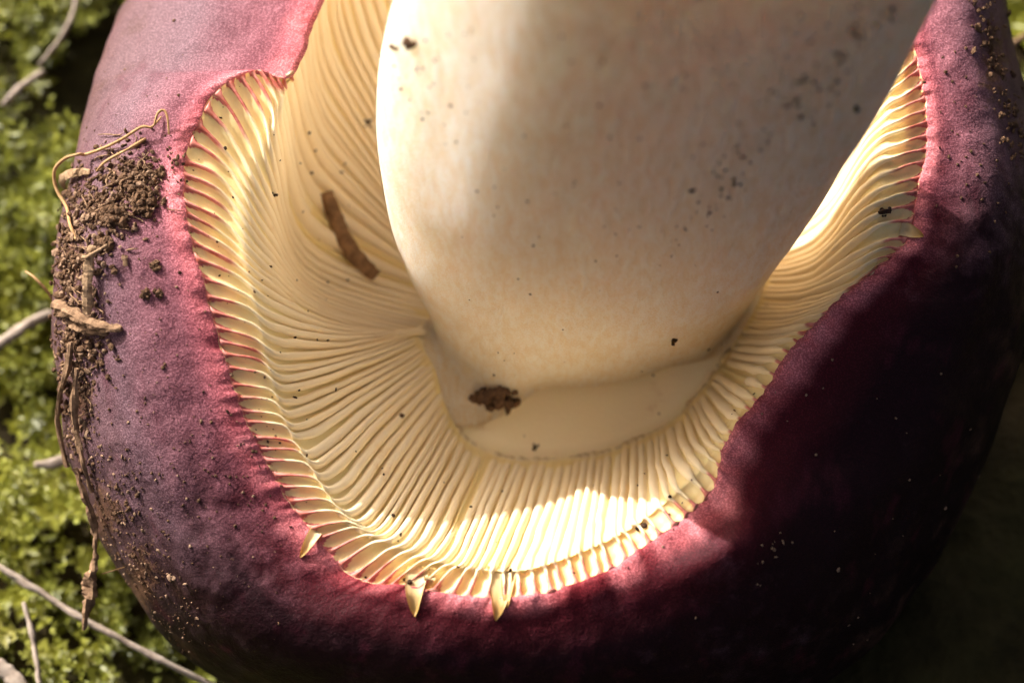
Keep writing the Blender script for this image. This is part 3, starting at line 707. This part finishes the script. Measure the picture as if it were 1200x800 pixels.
# no shoots inside the cap
base_z = ground_h(q3)
hgt = (0.0035+0.0075*np.clip(cush+0.35, 0, 1))*rng.uniform(0.7, 1.35, n1)
lean = rng.normal(0, 0.45, (n1, 2)); NL = 20
a_ = np.linspace(0.12, 1.0, NL)
ctr = np.stack([xy[:, None, 0]+lean[:, None, 0]*hgt[:, None]*a_**1.6, xy[:, None, 1]+lean[:, None, 1]*hgt[:, None]*a_**1.6, base_z[:, None]+hgt[:, None]*a_], -1)
phi = rng.uniform(0, 6.28, (n1, 1))+np.arange(NL)*2.4
ln = (0.0013+0.0016*rng.random((n1, 1)))*(1.15-0.6*a_)*rng.uniform(0.8, 1.25, (n1, NL))
el = 0.15+0.75*a_**2+rng.normal(0, 0.15, (n1, NL))
D_ = np.stack([np.cos(phi)*np.cos(el), np.sin(phi)*np.cos(el), np.sin(el)], -1)
W_ = np.stack([-np.sin(phi), np.cos(phi), np.zeros_like(phi)], -1)
U_ = np.cross(W_, D_)
l3 = ln[..., None]
lv_ = np.stack([ctr, ctr+D_*l3*0.5+W_*l3*0.24-U_*l3*0.1, ctr+D_*l3, ctr+D_*l3*0.5-W_*l3*0.24-U_*l3*0.1], 2).reshape(-1, 3)
inside = np.repeat(np.zeros(n1, bool), NL)
nl = n1*NL; idx = np.arange(nl)*4
fc = np.stack([idx, idx+1, idx+2, idx, idx+2, idx+3], -1).reshape(-1, 3)
me = bpy.data.meshes.new('moss'); me.vertices.add(len(lv_)); me.vertices.foreach_set('co', lv_.astype(np.float32).ravel())
me.loops.add(len(fc)*3); me.loops.foreach_set('vertex_index', fc.astype(np.int32).ravel())
me.polygons.add(len(fc)); me.polygons.foreach_set('loop_start', np.arange(0, len(fc)*3, 3, dtype=np.int32)); me.polygons.foreach_set('loop_total', np.full(len(fc), 3, np.int32))
hu = np.clip(0.45+0.35*fbm(q3/0.012, 2, 99)+rng.normal(0, 0.16, n1), 0, 1)
at = me.attributes.new('hue', 'FLOAT', 'POINT'); at.data.foreach_set('value', np.repeat(hu, NL*4).astype(np.float32))
at = me.attributes.new('tip', 'FLOAT', 'POINT'); at.data.foreach_set('value', np.repeat(np.tile(a_**3, n1), 4).astype(np.float32))
me.materials.append(M['moss']); me.update(calc_edges=True); me.validate()
mo = bpy.data.objects.new('moss', me); COL.objects.link(mo); mo['kind'] = 'stuff'
tag(mo, 'yellow-green moss cushions covering the ground around the mushroom', 'moss')

# dead stems lying in the moss
def litter(name, pts, rad, mat, label, cat, h=70, flat=1.0, **kw):
    return strand(name, [floor_at(x, y, h if np.isscalar(h) else h[k]) for k, (x, y) in enumerate(pts)], rad, mat, label, cat, flat, **kw)
litter('dead_grass_stem', [(-60, 628), (0, 665), (52, 696), (108, 730), (160, 758), (212, 785), (260, 806)], [4.2, 4.8, 4.6, 4.6, 3], 'straw', 'long pale dead grass stem slanting across the lower left moss', 'grass stem', h=[96, 100, 98, 100, 96, 90, 80], rough=.2, seed=31)
litter('dead_grass_stem', [(28, 705), (36, 735), (42, 770), (50, 830)], [2.5, 3.8, 4, 3.6], 'straw', 'short upright dead stem below the long one, lower left', 'grass stem', h=90, rough=.2, seed=32)
litter('dead_leaf', [(-30, 775), (0, 782), (20, 800), (40, 830)], [8, 12, 12, 8], 'straw', 'whitish dead leaf at the bottom left corner', 'leaf', h=85, flat=.25, rough=.12, seed=33)
litter('dead_grass_stem', [(4, 124), (22, 104), (52, 84)], [4, 5.4, 4.6], 'straw', 'thick pale stem piece in the moss at upper left', 'grass stem', h=90, rough=.2, seed=34)
litter('dead_grass_stem', [(46, 76), (66, 52), (84, 22), (92, -20)], [2.6, 3.4, 3.4, 2.6], 'straw', 'slender grey-green stem rising to the top left corner', 'grass stem', h=95, rough=.18, seed=35)
litter('twig', [(-40, 425), (0, 402), (34, 380), (62, 366)], [7, 8.5, 8, 5], 'straw', 'grey broken twig in the dark gap left of the cap', 'twig', h=[60, 66, 70, 72], rough=.12, seed=36)
litter('dead_leaf', [(40, 545), (70, 540), (95, 532)], [4, 9, 5], 'straw', 'small whitish leaf fragment left of the cap, mid-height', 'leaf', h=80, flat=.3, rough=.12, seed=37)
litter('twig', [(1180, 62), (1192, 48), (1230, 30)], [4, 5, 5], 'bark', 'small brown twig in the bright moss at the top right', 'twig', h=95, rough=.12, seed=38)
